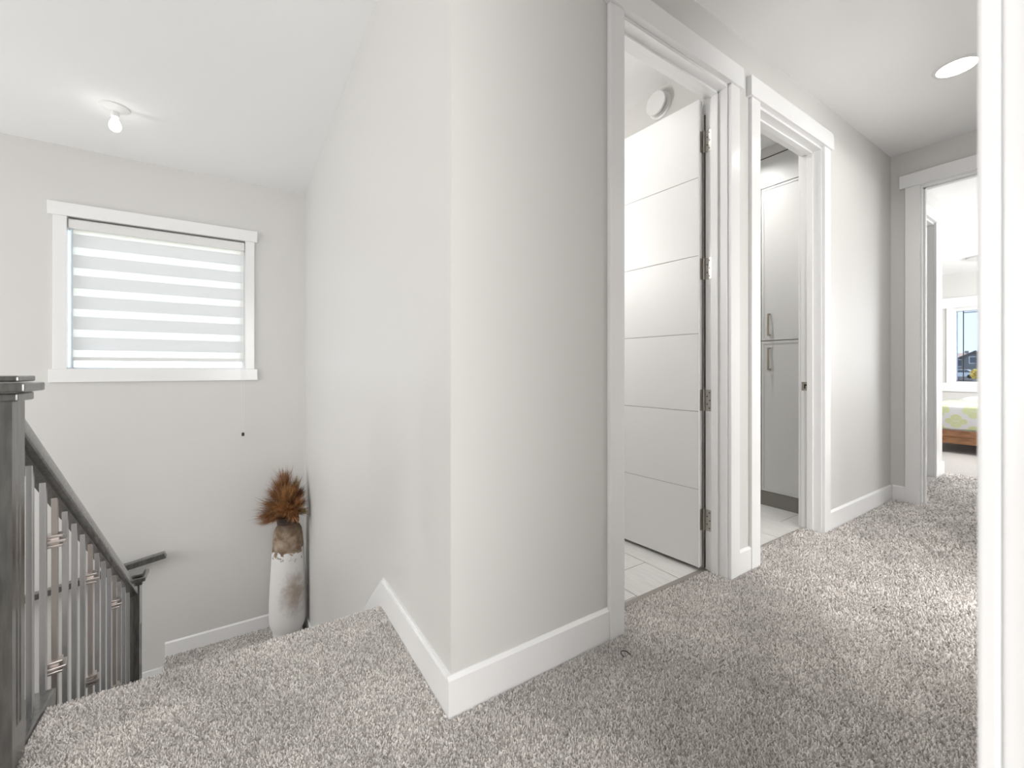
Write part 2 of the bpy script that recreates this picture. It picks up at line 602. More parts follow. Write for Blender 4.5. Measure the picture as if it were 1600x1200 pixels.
# casing of the bedroom doorway in the end wall (faces -X)
fe = struct_root('door_frame_4', (3.844, -.56, 0), 'white casing and jambs of the bedroom doorway at the corridor end', 'door frame')
YL, YR = -.184, -.935
for s, y in ((1, YL - .0 + .008), (-1, YR - .008)):
    obj('side_casing', (3.826, 3.844, min(y, y + s * .086), max(y, y + s * .086), 0, 2.455), M['trim'], fe, bevel=.002)
    obj('side_casing', (3.96, 3.978, min(y, y + s * .086), max(y, y + s * .086), 0, 2.455), M['trim'], fe, bevel=.002)
for s, y in ((1, YL), (-1, YR)):
    obj('jamb', (3.844, 3.96, min(y, y + s * .018), max(y, y + s * .018), 0, 2.455), M['trim'], fe, bevel=.0012)
    obj('door_stop', (3.885, 3.92, min(y, y - s * .011), max(y, y - s * .011), 0, 2.44), M['trim'], fe, bevel=.0015)
obj('head_jamb', (3.844, 3.96, YR, YL, 2.44, 2.455), M['trim'], fe)
obj('door_stop', (3.885, 3.92, YR, YL, 2.429, 2.44), M['trim'], fe, bevel=.0015)
obj('header', (3.816, 3.844, YR - .116, -.058, 2.455, 2.556), M['trim'], fe, bevel=.002)

# doorway the photo is taken from: its near jamb and casing fill the right edge
fn = struct_root('door_frame_5', (.06, -1.1, 0), 'white jamb and casing of the nearest doorway, at the picture edge', 'door frame')
obj('side_casing', (.052, .132, -1.08, -1.0655, 0, 2.455), M['trim'], fn, bevel=.003)
obj('jamb', (.060, .075, -1.2, -1.08, 0, 2.455), M['trim'], fn, bevel=.002)
obj('door_stop', (.049, .060, -1.16, -1.118, 0, 2.44), M['trim'], fn, bevel=.002)
obj('jamb', (-.93, -.915, -1.2, -1.08, 0, 2.455), M['trim'], fn, bevel=.002)
obj('head_jamb', (-.915, .060, -1.2, -1.08, 2.44, 2.455), M['trim'], fn)
obj('header', (-1.03, .155, -1.08, -1.052, 2.455, 2.558), M['trim'], fn, bevel=.002)

# ------------------------------------------------------------------ setting: baseboards
BB = .121
def bb_y(name, x0, x1, y, label, s=-1, t=.014, z=0):
    bm = new_bm()
    add_prism(bm, [(y, z), (y + s * t, z), (y + s * t, z + BB - .010), (y + s * .004, z + BB), (y, z + BB)], 'x', x0, x1)
    return struct(name, bm, M['trim'], label, 'baseboard')
def bb_x(name, y0, y1, x, label, s=-1, t=.014, z=0):
    bm = new_bm()
    add_prism(bm, [(x, z), (x + s * t, z), (x + s * t, z + BB - .010), (x + s * .004, z + BB), (x, z + BB)], 'y', y0, y1)
    return struct(name, bm, M['trim'], label, 'baseboard')
bb_y('baseboard_corridor', -.014, .658, 0, 'white baseboard between the stair corner and the first doorway')
bb_y('baseboard_corridor.001', 1.579, 1.692, 0, 'short white baseboard between the two doorways')
bb_y('baseboard_corridor.002', 2.661, 3.83, 0, 'white baseboard from the second doorway to the corridor end')
bb_x('baseboard_end', -.09, -.0141, 3.844, 'short white baseboard beside the bedroom door casing')
bb_y('baseboard_closet', 5.184, 5.394, .01, 'white baseboard at the end of the short bedroom wall')
bb_x('baseboard_bedroom', -2.6, 3.0, BX, 'white baseboard under the bedroom window')
bb_y('baseboard_landing', -1.056, -.014, W, 'white baseboard on the landing behind the vase', z=-1.365)
bb_x('baseboard_landing.001', 2.235, W - .0145, 0, 'white baseboard of the landing beside the vase', z=-1.365)
SL = .195 / .2556
bm = new_bm()
yb = 2.235
add_prism(bm, [(0, 0), (.70, 0), (.70, -.30), (yb, -1.56), (yb, -1.365 + BB), (.70, BB - .010), (0, BB - .010)], 'x', -.014, 0)
add_prism(bm, [(0, BB - .010), (.70, BB - .010), (yb, -1.365 + BB), (yb, -1.365 + BB + .012), (.70, BB), (0, BB)], 'x', -.006, 0)
struct('baseboard_stair', bm, M['trim'], 'white skirting that turns down the stair beside the corner', 'baseboard')

# ------------------------------------------------------------------ staircase
st = tag(empty('staircase', (-.52, 2.2, -1.365)), 'carpeted stair dropping from the corridor to the landing under the vase', 'stairs', kind='structure')
RZ, RUN = .195, .2556
for k in range(1, 7):
    y0 = .70 + RUN * (k - 1)
    z = -RZ * k
    bm = new_bm()
    add_prism(bm, [(y0, z - .22), (y0 + RUN, z - .22), (y0 + RUN, z - .03), (y0 + RUN + .022, z - .03), (y0 + RUN + .026, z - .012), (y0 + RUN + .02, z), (y0, z)], 'x', -1.03, -.0145)
    obj('step', bm, M['carpet'], st)
bm = new_bm()
add_box(bm, -1.03, -.0005, 2.2336, W - .0005, -1.62, -1.365)
add_prism(bm, [(-1.03, -1.40), (-1.048, -1.395), (-1.056, -1.380), (-1.052, -1.368), (-1.04, -1.365), (-1.03, -1.365)], 'y', 2.236, W)
ld = obj('landing', bm, M['carpet'], st)
for k in range(1, 6):
    x0 = -1.03 - .26 * (k - 1)
    z = -1.365 - RZ * k
    obj('step', (x0 - .26, x0, 2.236, W, z - .22, z), M['carpet'], st)
pile('carpet_pile', ld, [(-1.05, -.015, 2.5, W - .015, -1.365, 9000, .005, .010)])
bm = new_bm()
add_prism(bm, [(-1.06, -1.6), (-1.06, -1.44), (-1.30, -1.44), (-2.5, -2.34), (-2.5, -2.6)], 'y', W - .014, W)
struct('baseboard_landing.002', bm, M['trim'], 'white skirting that goes on down below the landing', 'baseboard')
# closed stringer and curb under the balusters
XB = -1.055
bm = new_bm()
add_prism(bm, [(.76, -.25), (.76, -.03), (2.12, -.03 - SL * 1.36), (2.12, -.25 - SL * 1.36 - .1)], 'x', -1.09, -1.0305)
obj('stringer', bm, M['wood_dark'], st)

# ------------------------------------------------------------------ stair railing
rail = tag(empty('stair_railing', (XB, .50, 0)), 'dark wood stair railing with grey metal balusters descending to the landing', 'railing')
XN0, XN1 = -1.095, -1.020
def newel(y0, y1, zb, zt, groove):
    cx = (XN0 + XN1) / 2
    def sect(g):
        if not g:
            return [(XN0, y0), (XN1, y0), (XN1, y1), (XN0, y1)]
        p = [(XN0, y0), (XN1, y0)]
        d = .006
        w = (y1 - y0)
        for c in (.36, .62):
            yc = y0 + w * c
            p += [(XN1, yc - .006), (XN1 - d, yc - .004), (XN1 - d, yc + .004), (XN1, yc + .006)]
        p += [(XN1, y1), (XN0, y1)]
        return p
    bm = new_bm()
    add_prism(bm, sect(False), 'z', zb, groove[0])
    add_prism(bm, sect(True), 'z', groove[0], groove[1])
    add_prism(bm, sect(False), 'z', groove[1], zt - .055)
    o = obj('newel_post', bm, M['wood_dark'], rail)
    for (ov, a, b) in ((.014, .066, .044), (.030, .042, .018), (.016, .016, 0)):
        obj('post_cap', (XN0 - ov, XN1 + ov, y0 - ov, y1 + ov, zt - a, zt - b), M['wood_dark'], o, bevel=.004)
    return o
newel(.434, .509, -.25, 1.024, (.11, .74))
newel(2.055, 2.130, -1.365, -.142, (-1.2, -.45))
obj('curb', (-1.094, -1.0302, .509, .78, -.25, .014), M['wood_dark'], rail, bevel=.004)
# sloped rail: cap and fillet
y0, y1 = .509, 2.054
RS = .735
def zt(y):
    return .930 - RS * (y - .509)
def sweep(name, prof, ya, yb_, m, parent, bev=0):
    bm = new_bm()
    a = [bm.verts.new((XB + px, ya, zt(ya) + pz)) for px, pz in prof]
    b = [bm.verts.new((XB + px, yb_, zt(yb_) + pz)) for px, pz in prof]
    n = len(prof)
    bm.faces.new(a)
    bm.faces.new(b[::-1])
    for i in range(n):
        bm.faces.new((a[i], b[i], b[(i + 1) % n], a[(i + 1) % n]))
    return obj(name, bm, m, parent, smooth=True, angle=25)
capp = [(-.028, -.056), (.028, -.056), (.031, -.050), (.031, -.018), (.028, -.006), (.020, 0), (-.020, 0), (-.028, -.006), (-.031, -.018), (-.031, -.050)]
hr = sweep('handrail', capp, y0, y1, M['wood_dark'], rail)
sweep('rail_fillet', [(-.012, -.066), (.012, -.066), (.012, -.052), (-.012, -.052)], y0, y1, M['wood_dark'], rail)
def knuckle(bm, z):
    for w, a, b in ((.0195, .021, .012), (.0115, .013, -.013), (.0275, .005, -.005), (.0195, -.012, -.021)):
        zz0, zz1 = z + min(a, b), z + max(a, b)
        v = add_box(bm, -w, w, -w, w, zz0, zz1)
        bmesh.ops.rotate(bm, verts=v, cent=(0, 0, 0), matrix=Matrix.Rotation(R(12), 3, 'Z'))
for k in range(14):
    y = .664 + .1001 * k
    top = zt(y) - .09
    bot = -.05 - SL * (y - .70) if y > .78 else .0
    kn = k % 4 == 2
    w = .0075
    bm = new_bm()
    pts_t = [(XB + sx * w, y + sy * w, zt(y + sy * w) - .065) for sx, sy in ((-1, -1), (1, -1), (1, 1), (-1, 1))]
    pts_b = [(XB + sx * w, y + sy * w, bot) for sx, sy in ((-1, -1), (1, -1), (1, 1), (-1, 1))]
    vt = [bm.verts.new(p) for p in pts_t]
    vb = [bm.verts.new(p) for p in pts_b]
    bm.faces.new(vt)
    bm.faces.new(vb[::-1])
    for i in range(4):
        bm.faces.new((vt[i], vb[i], vb[(i + 1) % 4], vt[(i + 1) % 4]))
    o = obj('baluster', bm, M['bronze' if kn else 'iron'], rail, bevel=.0015)
    if kn:
        o['label'] = 'bronze toned baluster with two ribbed collars'
        for zc in (.466, .043):
            bm = new_bm()
            knuckle(bm, 0)
            bmesh.ops.translate(bm, verts=bm.verts, vec=(XB, y, zc - RS * (y - .864)))
            obj('collar', bm, M['bronze'], o, bevel=.002)

# wall rail under the stair window
wr_ = tag(empty('wall_handrail', (-1.5, W - .06, -.6)), 'dark wooden handrail fixed to the wall below the stair window', 'handrail')
bm = new_bm()
prof = [(-.026, -.048), (.020, -.048), (.026, -.040), (.026, -.008), (.018, 0), (-.018, 0), (-.026, -.008)]
xa, xb = -1.052, -2.35
za = -.462
zb_ = za - .172 * (xa - xb)
yc = W - .062
a = [bm.verts.new((xa - (.012 if pz > -.03 else 0) + .012, yc + px, za + pz)) for px, pz in prof]
b = [bm.verts.new((xb, yc + px, zb_ + pz)) for px, pz in prof]
bm.faces.new(a)
bm.faces.new(b[::-1])
for i in range(len(prof)):
    bm.faces.new((a[i], b[i], b[(i + 1) % len(prof)], a[(i + 1) % len(prof)]))
obj('rail', bm, M['wood_dark'], wr_, smooth=True, angle=25)
for x in (-1.25, -2.1):
    zz = za - .172 * (xa - x)
    bm = new_bm()
    add_tube(bm, [(x, W - .002, zz - .10), (x, W - .04, zz - .095), (x, yc, zz - .075), (x, yc, zz - .046)], .007, 8)
    add_lathe(bm, [(.022, 0), (.022, .004)], x, yc, 12, zz - .049)
    obj('bracket', bm, M['nickel'], wr_, smooth=True)

# ------------------------------------------------------------------ stair window and blind
win = struct_root('window_1', ((WX0 + WX1) / 2, W, WZ0), 'stair window with white frame behind the banded blind', 'window')
for b in ((WX0, WX0 + .012, WZ0, WZ1), (WX1 - .03, WX1, WZ0, WZ1), (WX0 + .012, WX1 - .03, WZ0, WZ0 + .014), (WX0 + .012, WX1 - .03, WZ1 - .045, WZ1)):
    obj('window_frame', (b[0], b[1], W + .095, W + .155, b[2], b[3]), M['vinyl'], win, bevel=.003)
obj('pane', (WX0 + .012, WX1 - .03, W + .122, W + .128, WZ0 + .014, WZ1 - .045), M['glass'], win)
tr1 = struct_root('trim_3', ((WX0 + WX1) / 2, W, WZ0), 'flat white casing boards around the stair window', 'window trim')
obj('side_casing', (-1.708, -1.632, W - .018, W, WZ0, WZ1), M['trim'], tr1, bevel=.002)
obj('side_casing', (-.490, -.420, W - .018, W, WZ0, WZ1), M['trim'], tr1, bevel=.002)
obj('header', (-1.734, -.396, W - .028, W, WZ1, 2.304), M['trim'], tr1, bevel=.002)
obj('apron', (-1.728, -.396, W - .026, W, .943, WZ0), M['trim'], tr1, bevel=.002)
for b in ((WX0, WX0 + .004, W, W + .095, WZ0, WZ1), (WX1 - .004, WX1, W, W + .095, WZ0, WZ1), (WX0, WX1, W, W + .095, WZ0, WZ0 + .004)):
    obj('window_jamb', b, M['trim'], tr1)

bl = tag(empty('roller_blind', ((WX0 + WX1) / 2, W + .02, WZ1)), 'white day and night roller blind with alternating bands in the stair window', 'blind')
BX0, BX1 = -1.611, -.503
bm = new_bm()
add_prism(bm, [(W - .010, 2.120), (W + .075, 2.120), (W + .075, 2.194), (W + .002, 2.194), (W - .010, 2.182)], 'x', -1.627, -.496)
obj('valance', bm, M['white_plastic'], bl, bevel=.002)
YB = W + .035
zc = 2.087
obj('sheer_band', (BX0, BX1, YB, YB + .001, zc, 2.122), M['sheer'], bl)
bp = sp2 = None
for k in range(6):
    top = zc - .159 * k
    if k == 0:
        bp = obj('fabric_band', (BX0, BX1, YB, YB + .001, top - .100, top), M['band'], bl)
        sp2 = obj('sheer_band', (BX0, BX1, YB, YB + .001, top - .159, top - .100), M['sheer'], bl)
    else:
        c = copy_to(bp, bl)
        c.location.z -= .159 * k
        if k < 5:
            c = copy_to(sp2, bl)
            c.location.z -= .159 * k
obj('sheer_band', (BX0, BX1, YB, YB + .001, 1.136, zc - .159 * 5 - .100), M['sheer'], bl)
obj('bottom_rail', (BX0 - .004, BX1 + .004, YB - .008, YB + .010, 1.108, 1.136), M['white_plastic'], bl, bevel=.004)
bm = new_bm()
for dx in (-.016, .006):
    add_tube(bm, [(-.506 + dx, W - .022, 2.13), (-.506 + dx, W - .034, 1.0), (-.504 + dx * .6, W - .034, .47)], .0016, 6)
cd = obj('pull_cord', bm, M['white_plastic'], bl)
bm = new_bm()
add_lathe(bm, [(.004, 0), (.0105, .002), (.0105, .024), (.005, .032)], -.508, W - .034, 12, .440)
obj('cord_weight', bm, M['black'], bl, smooth=True)['label'] = 'small black cord weight'

# ------------------------------------------------------------------ first door (panelled leaf swung into the bathroom)
HX, HY = 1.4885, .126
ang = R(4.2)
door = empty('door_1', (HX, HY, 0))
tag(door, 'white door with five horizontal grooves, swung open on four hinges', 'door', kind='structure')
# leaf built along +Y from the hinge, visible face at -X, then turned a little
def dleaf(name, x0, x1, ya, yb_, za_, zb2, m, parent=None, bev=0):
    bm = box_bm(HX + x0, HX + x1, HY + ya, HY + yb_, za_, zb2)
    return obj(name, bm, m, parent or door, bevel=bev)
DW = .742
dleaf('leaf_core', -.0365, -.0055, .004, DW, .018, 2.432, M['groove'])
PH = (2.432 - .018) / 6
pp = None
for k in range(6):
    if pp is None:
        pp = dleaf('panel', -.040, -.0362, .004, DW, .018 + .0018, .018 + PH - .0018, M['door'], bev=.0012)
    else:
        c = copy_to(pp, door)
        c.location.z += PH * k
dleaf('back_panel', -.0056, -.002, .004, DW, .018, 2.432, M['door'])
dleaf('edge_strip', -.040, -.002, .0025, .0042, .018, 2.432, M['door'])
obj('gap_shade', (1.4872, 1.496, .1152, .119, .012, 2.36), M['shade_and_stem'], bpy.data.objects['door_frame_1'])  # dark strip painting the shade in the hinge gap
door.rotation_euler.z = ang
# hinges: one leaf on the jamb, one on the door edge, a knuckle barrel between
for zc in (2.219, 1.561, .881, .262):
    hg = obj('hinge', (1.4898, 1.4920, .080, .120, zc - .055, zc + .055), M['nickel'], None, bevel=.0008)
    hg.parent = door
    hg.matrix_parent_inverse = Matrix.Translation((HX, HY, 0)).inverted()
    hg.matrix_parent_inverse = (Matrix.Translation((HX, HY, 0)) @ Matrix.Rotation(ang, 4, 'Z')).inverted()
    bm = new_bm()
    n = 5
    for i in range(n):
        add_lathe(bm, [(.0062, 0), (.0062, .0212)], 1.4880, .1215, 12, zc - .055 + i * .022)
    add_lathe(bm, [(.003, 0), (.0055, .003), (.0055, .006), (.003, .008)], 1.4880, .1215, 12, zc + .0555)
    kb = obj('knuckle', bm, M['nickel'], None, smooth=True)
    kb.parent = hg
    kb.location = kb.location - Vector(hg.location)
    ed = obj('edge_plate', (HX - .036, HX - .004, HY + .0005, HY + .0028, zc - .055, zc + .055), M['nickel'], None, bevel=.0008)
    ed.parent = hg
    ed.location = ed.location - Vector(hg.location)
    for dy, dz in ((.012, .040), (.024, .020), (.010, 0), (.024, -.020), (.012, -.040)):
        bm = new_bm()
        add_lathe(bm, [(.0034, 0), (.0034, .0004)], 0, 0, 10)
        bmesh.ops.rotate(bm, verts=bm.verts, cent=(0, 0, 0), matrix=Matrix.Rotation(R(-90), 3, 'Y'))
        bmesh.ops.translate(bm, verts=bm.verts, vec=(1.4897, .080 + dy, zc + dz))
        s_ = obj('screw', bm, M['hole'], None)
        s_.parent = hg
        s_.location = s_.location - Vector(hg.location)

# round vent above the door
vt_ = tag(empty('air_vent', (1.60, .475, 2.635)), 'round white air vent high on the bathroom wall above the open door', 'vent')
def disc_x(prof, x, y, z, n=36):
    """lathe round the X axis; prof in (radius, distance towards -X)"""
    bm = new_bm()
    add_lathe(bm, prof, 0, 0, n)
    bmesh.ops.rotate(bm, verts=bm.verts, cent=(0, 0, 0), matrix=Matrix.Rotation(R(-90), 3, 'Y'))
    bmesh.ops.translate(bm, verts=bm.verts, vec=(x, y, z))
    return bm
obj('vent_collar', disc_x([(.078, 0), (.078, .004), (.068, .010), (.066, .026), (.058, .028)], 1.60, .475, 2.635), M['white_plastic'], vt_, smooth=True)
obj('vent_gap', disc_x([(.055, .02), (.055, .034)], 1.60, .475, 2.635), M['gap'], vt_)
obj('vent_cap', disc_x([(.062, .034), (.068, .036), (.070, .042), (.066, .048), (.045, .050), (.020, .046), (.004, .045)], 1.60, .475, 2.635), M['white_plastic'], vt_, smooth=True)

# ------------------------------------------------------------------ tall cabinet in the second bathroom
cb = tag(empty('tall_cabinet', (3.1, .6, 0)), 'tall pale grey cabinet with two stacked doors behind the second doorway', 'cabinet')
CX = 2.839
obj('carcass', (CX + .022, 3.48, .14, 1.10, .11, 2.66), M['cabinet'], cb)
obj('toe_kick', (CX + .004, 3.45, .14, 1.10, 0, .108), M['cabinet_dark'], cb)
obj('gable', (CX - .001, CX + .022, .132, .1395, 0, 2.66), M['cabinet'], cb)
def cab_door(y0, y1, z0, z1, hz):
    bm = new_bm()
    f = .017
    # slim frame round a recessed flat panel
    add_box(bm, CX, CX + .0205, y0, y0 + f, z0, z1)
    add_box(bm, CX, CX + .0205, y1 - f, y1, z0, z1)
    add_box(bm, CX, CX + .0205, y0 + f, y1 - f, z0, z0 + f)
    add_box(bm, CX, CX + .0205, y0 + f, y1 - f, z1 - f, z1)
    d = obj('door', bm, M['cabinet'], cb)
    obj('door_panel', (CX + .004, CX + .0204, y0 + f, y1 - f, z0 + f, z1 - f), M['cabinet'], d)
    yh = y1 - .062 if hz[2] else y0 + .062
    h = obj('handle', (CX - .034, CX - .026, yh - .006, yh + .006, hz[0], hz[1]), M['handle'], d, bevel=.001)
    for z in (hz[0] + .005, hz[1] - .005):
        obj('handle_post', (CX - .027, CX + .0005, yh - .005, yh + .005, z - .005, z + .005), M['handle'], d)
for (ya, yb2, side) in ((.142, .4975, True), (.5025, .858, False)):
    cab_door(ya, yb2, .112, 1.254, (1.035, 1.205, side))
    cab_door(ya, yb2, 1.262, 2.424, (1.295, 1.462, side))
obj('filler_panel', (CX, CX + .021, .142, 1.10, 2.430, 2.652), M['cabinet'], cb)
struct('trim_5', (CX + .012, 3.49, .1155, 2.6, 2.666, H), M['wall'], 'pale bulkhead between the tall cabinet and the ceiling', 'bulkhead')
obj('shadow_gap', (CX + .014, CX + .10, .142, 1.10, 2.652, 2.666), M['gap'], cb)

# ------------------------------------------------------------------ lamps
def downlight(x, y, r, label, group=None):
    t = tag(empty('ceiling_light', (x, y, H)), label, 'ceiling light', group)
    bm = new_bm()
    n = 40
    prof = [(r * .82, H - .003), (r * .84, H - .007), (r * .97, H - .006), (r, H - .001), (r, H)]
    add_lathe(bm, prof, x, y, n, 0, close=False)
    obj('trim_ring', bm, M['white_plastic'], t, smooth=True)
    bm = new_bm()
    add_lathe(bm, [(r * .82, H - .005), (r * .82, H - .001)], x, y, n, 0)
    obj('lens', bm, M['lens'], t)
    return t
downlight(2.84, -.55, .10, 'round recessed ceiling light glowing over the corridor')
downlight(6.96, .30, .09, 'small recessed ceiling light seen through the bedroom doorway')
downlight(.86, .60, .09, 'recessed ceiling light of the first bathroom')
downlight(2.38, .66, .09, 'recessed ceiling light of the second bathroom')
t = tag(empty('flush_light', (8.85, .22, H)), 'slim flush white ceiling lamp deeper in the bedroom', 'ceiling light')
bm = new_bm()
add_lathe(bm, [(.20, -.03), (.21, -.026), (.21, 0)], 8.85, .22, 40, H)
obj('lamp_body', bm, M['white_plastic'], t, smooth=True)
t = tag(empty('bulb_holder', (-1.21, 2.52, H)), 'bare lit bulb in a round white holder on the stairwell ceiling', 'ceiling light')
bm = new_bm()
add_lathe(bm, [(.028, -.032), (.034, -.028), (.062, -.012), (.072, -.009), (.074, 0)], -1.21, 2.52, 36, H)
obj('holder_plate', bm, M['white_plastic'], t, smooth=True)
bm = new_bm()
add_lathe(bm, [(.017, -.065), (.021, -.062), (.021, -.032)], -1.21, 2.52, 24, H)
obj('socket', bm, M['white_plastic'], t, smooth=True)
bm = new_bm()
add_lathe(bm, [(.002, -.158), (.014, -.155), (.025, -.146), (.031, -.131), (.031, -.116), (.026, -.098), (.019, -.082), (.015, -.070), (.014, -.063)], -1.21, 2.52, 28, H)
obj('bulb', bm, M['bulb'], t, smooth=True)

# ------------------------------------------------------------------ vase and dried plumes
VX, VY, VZ = -.166, 3.125, -1.360
M['vase'] = mat('vase_glaze', (.80, .79, .77), .75, spec=.2)
m = M['vase']
tc = N(m, 'ShaderNodeTexCoord')
sx = N(m, 'ShaderNodeSeparateXYZ')
L(m, tc.outputs['Object'], sx.inputs[0])
n1 = N(m, 'ShaderNodeTexNoise')
n1.inputs['Scale'].default_value = 11
n1.inputs['Detail'].default_value = 6
n1.inputs['Roughness'].default_value = .65
L(m, tc.outputs['Object'], n1.inputs['Vector'])
def math_(op, a, b=None, c=None):
    q = N(m, 'ShaderNodeMath', operation=op)
    for i, v in enumerate((a, b, c)):
        if v is None:
            continue
        if isinstance(v, (int, float)):
            q.inputs[i].default_value = v
        else:
            L(m, v, q.inputs[i])
    return q.outputs[0]
# height of the unglazed top, with a ragged border
edge = math_('ADD', sx.outputs['Z'], math_('MULTIPLY', math_('SUBTRACT', n1.outputs['Fac'], .5), .42))
r1 = N(m, 'ShaderNodeMapRange')
r1.inputs[1].default_value = .745
r1.inputs[2].default_value = .765
L(m, edge, r1.inputs[0])
# rubbed brown patch on the front
vd = N(m, 'ShaderNodeVectorMath', operation='DISTANCE')
vm = N(m, 'ShaderNodeMapping')
vm.inputs['Scale'].default_value = (1, 1, .62)
L(m, tc.outputs['Object'], vm.inputs[0])
L(m, vm.outputs[0], vd.inputs[0])
vd.inputs[1].default_value = (.048, -.140, .435 * .62)
r2 = N(m, 'ShaderNodeMapRange')
r2.inputs[1].default_value = .135
r2.inputs[2].default_value = .03
L(m, math_('ADD', vd.outputs['Value'], math_('MULTIPLY', math_('SUBTRACT', n1.outputs['Fac'], .5), .22)), r2.inputs[0])
cr = N(m, 'ShaderNodeValToRGB')
cr.color_ramp.elements[0].position = .35
cr.color_ramp.elements[0].color = (.20, .135, .09, 1)
cr.color_ramp.elements[1].position = .68
cr.color_ramp.elements[1].color = (.42, .34, .26, 1)
n2 = N(m, 'ShaderNodeTexNoise')
n2.inputs['Scale'].default_value = 16
n2.inputs['Detail'].default_value = 5
L(m, tc.outputs['Object'], n2.inputs['Vector'])
L(m, n2.outputs['Fac'], cr.inputs[0])
dk = N(m, 'ShaderNodeMapRange')
dk.inputs[1].default_value = .93
dk.inputs[2].default_value = 1.05
L(m, sx.outputs['Z'], dk.inputs[0])
mx0 = N(m, 'ShaderNodeMix', data_type='RGBA')
mx0.inputs[7].default_value = (.060, .036, .024, 1)
L(m, dk.outputs[0], mx0.inputs[0])
L(m, cr.outputs[0], mx0.inputs[6])
mx1 = N(m, 'ShaderNodeMix', data_type='RGBA')
mx1.inputs[6].default_value = (.82, .81, .80, 1)
mx1.inputs[7].default_value = (.43, .355, .295, 1)
L(m, math_('MULTIPLY', r2.outputs[0], .95), mx1.inputs[0])
mx2 = N(m, 'ShaderNodeMix', data_type='RGBA')
L(m, r1.outputs[0], mx2.inputs[0])
L(m, mx1.outputs[2], mx2.inputs[6])
L(m, mx0.outputs[2], mx2.inputs[7])
L(m, mx2.outputs[2], bsdf(m).inputs['Base Color'])
vb_ = N(m, 'ShaderNodeBump')
vb_.inputs['Strength'].default_value = .35
vb_.inputs['Distance'].default_value = .006
L(m, n2.outputs['Fac'], vb_.inputs['Height'])
L(m, vb_.outputs[0], bsdf(m).inputs['Normal'])
vase = tag(empty('floor_vase', (VX, VY, VZ)), 'tall white and brown rustic floor vase in the landing corner', 'vase')
bm = new_bm()
prof = [(.110, 0), (.119, .006), (.118, .062), (.121, .070), (.138, .100), (.149, .150), (.152, .225), (.150, .330), (.145, .450), (.139, .580), (.132, .700), (.124, .820), (.119, .905), (.110, .955), (.097, .985), (.086, 1.000), (.083, 1.015)]
add_lathe(bm, prof, VX, VY, 48, VZ)
obj('body', bm, M['vase'], vase, smooth=True)
M['vase_rim'] = mat('vase_rim', (.055, .034, .024), .6)
bm = new_bm()
add_lathe(bm, [(.082, 1.012), (.089, 1.018), (.090, 1.040), (.085, 1.046), (.088, 1.052), (.087, 1.078), (.078, 1.082), (.070, 1.060), (.068, 1.016)], VX, VY, 48, VZ)
obj('rim', bm, M['vase_rim'], vase, smooth=True)

def plume_mat(name, c0, c1):
    m = mat(name, c0, .85, spec=.1)
    noise_color(m, 30, c0, c1, .3, .7, 4)
    return m
PM = [plume_mat('plume_gold', (.30, .13, .045), (.66, .37, .17)),
      plume_mat('plume_brown', (.17, .075, .034), (.50, .28, .15)),
      plume_mat('plume_dark', (.050, .020, .016), (.17, .075, .05)),
      plume_mat('plume_olive', (.22, .15, .06), (.46, .33, .16))]
PL = ['fluffy golden brown dried plume at the middle of the tall vase', 'thin brown dried plume fanning towards the window side of the vase', 'dark purplish dried plume standing in the vase', 'olive tan dried plume leaning to the wall side of the vase']
TOP = Vector((VX, VY, VZ + 1.075))
# directions in the picture plane: sideways (window-wall direction, +X) and up; depth towards the room
def plume(kind, tipx, tipz, tipy, width, ns):
    p0 = TOP + Vector((random.uniform(-.03, .03), random.uniform(-.03, .03), -.10))
    p3 = TOP + Vector((tipx, tipy, tipz))
    p1 = p0 + Vector((tipx * .18, tipy * .2, .12 + tipz * .30))
    p2 = p0.lerp(p3, .62) + Vector((0, 0, .045))
    def bez(t):
        return p0 * (1 - t) ** 3 + p1 * 3 * t * (1 - t) ** 2 + p2 * 3 * t * t * (1 - t) + p3 * t ** 3
    root = tag(empty('dried_plume', p0), PL[kind], 'dried plant', ['golden plumes in the vase', 'brown plumes in the vase', 'dark plumes in the vase', 'olive plumes in the vase'][kind])
    bm = new_bm()
    add_tube(bm, [bez(t / 8) for t in range(9)], [.0028 - .0002 * t for t in range(9)], 5)
    obj('stem', bm, PM[1], root)
    bm = new_bm()
    for i in range(ns):
        t = .30 + .70 * (i / ns) ** .85
        b = bez(t)
        d = (bez(min(1, t + .03)) - bez(t - .03)).normalized()
        rv = Vector((random.gauss(0, 1), random.gauss(0, 1), random.gauss(0, 1)))
        side = (rv - d * rv.dot(d)).normalized()
        ln = width * (1.2 - .5 * t) * random.uniform(.5, 1.75)
        out = random.uniform(.1, .95)
        e1 = b + d * ln * .45 + side * ln * out * .42
        e2 = b + d * ln * 1.05 + side * ln * out * .66 + Vector((0, 0, -ln * random.uniform(-.08, .38)))
        e1.x = min(e1.x, -.006)
        e2.x = min(e2.x, -.004)
        e1.y = min(e1.y, W - .006)
        e2.y = min(e2.y, W - .004)
        e1.z = max(e1.z, TOP.z + .004)
        e2.z = max(e2.z, TOP.z + .002 + random.uniform(0, .012))
        wv = d.cross(side) * random.uniform(.0009, .0020)
        vs = [bm.verts.new(q) for q in (b - wv * .6, b + wv * .6, e1 + wv, e1 - wv, e2)]
        bm.faces.new((vs[0], vs[1], vs[2], vs[3]))
        bm.faces.new((vs[3], vs[2], vs[4]))
    obj('plume_head', bm, PM[kind], root)
    return root
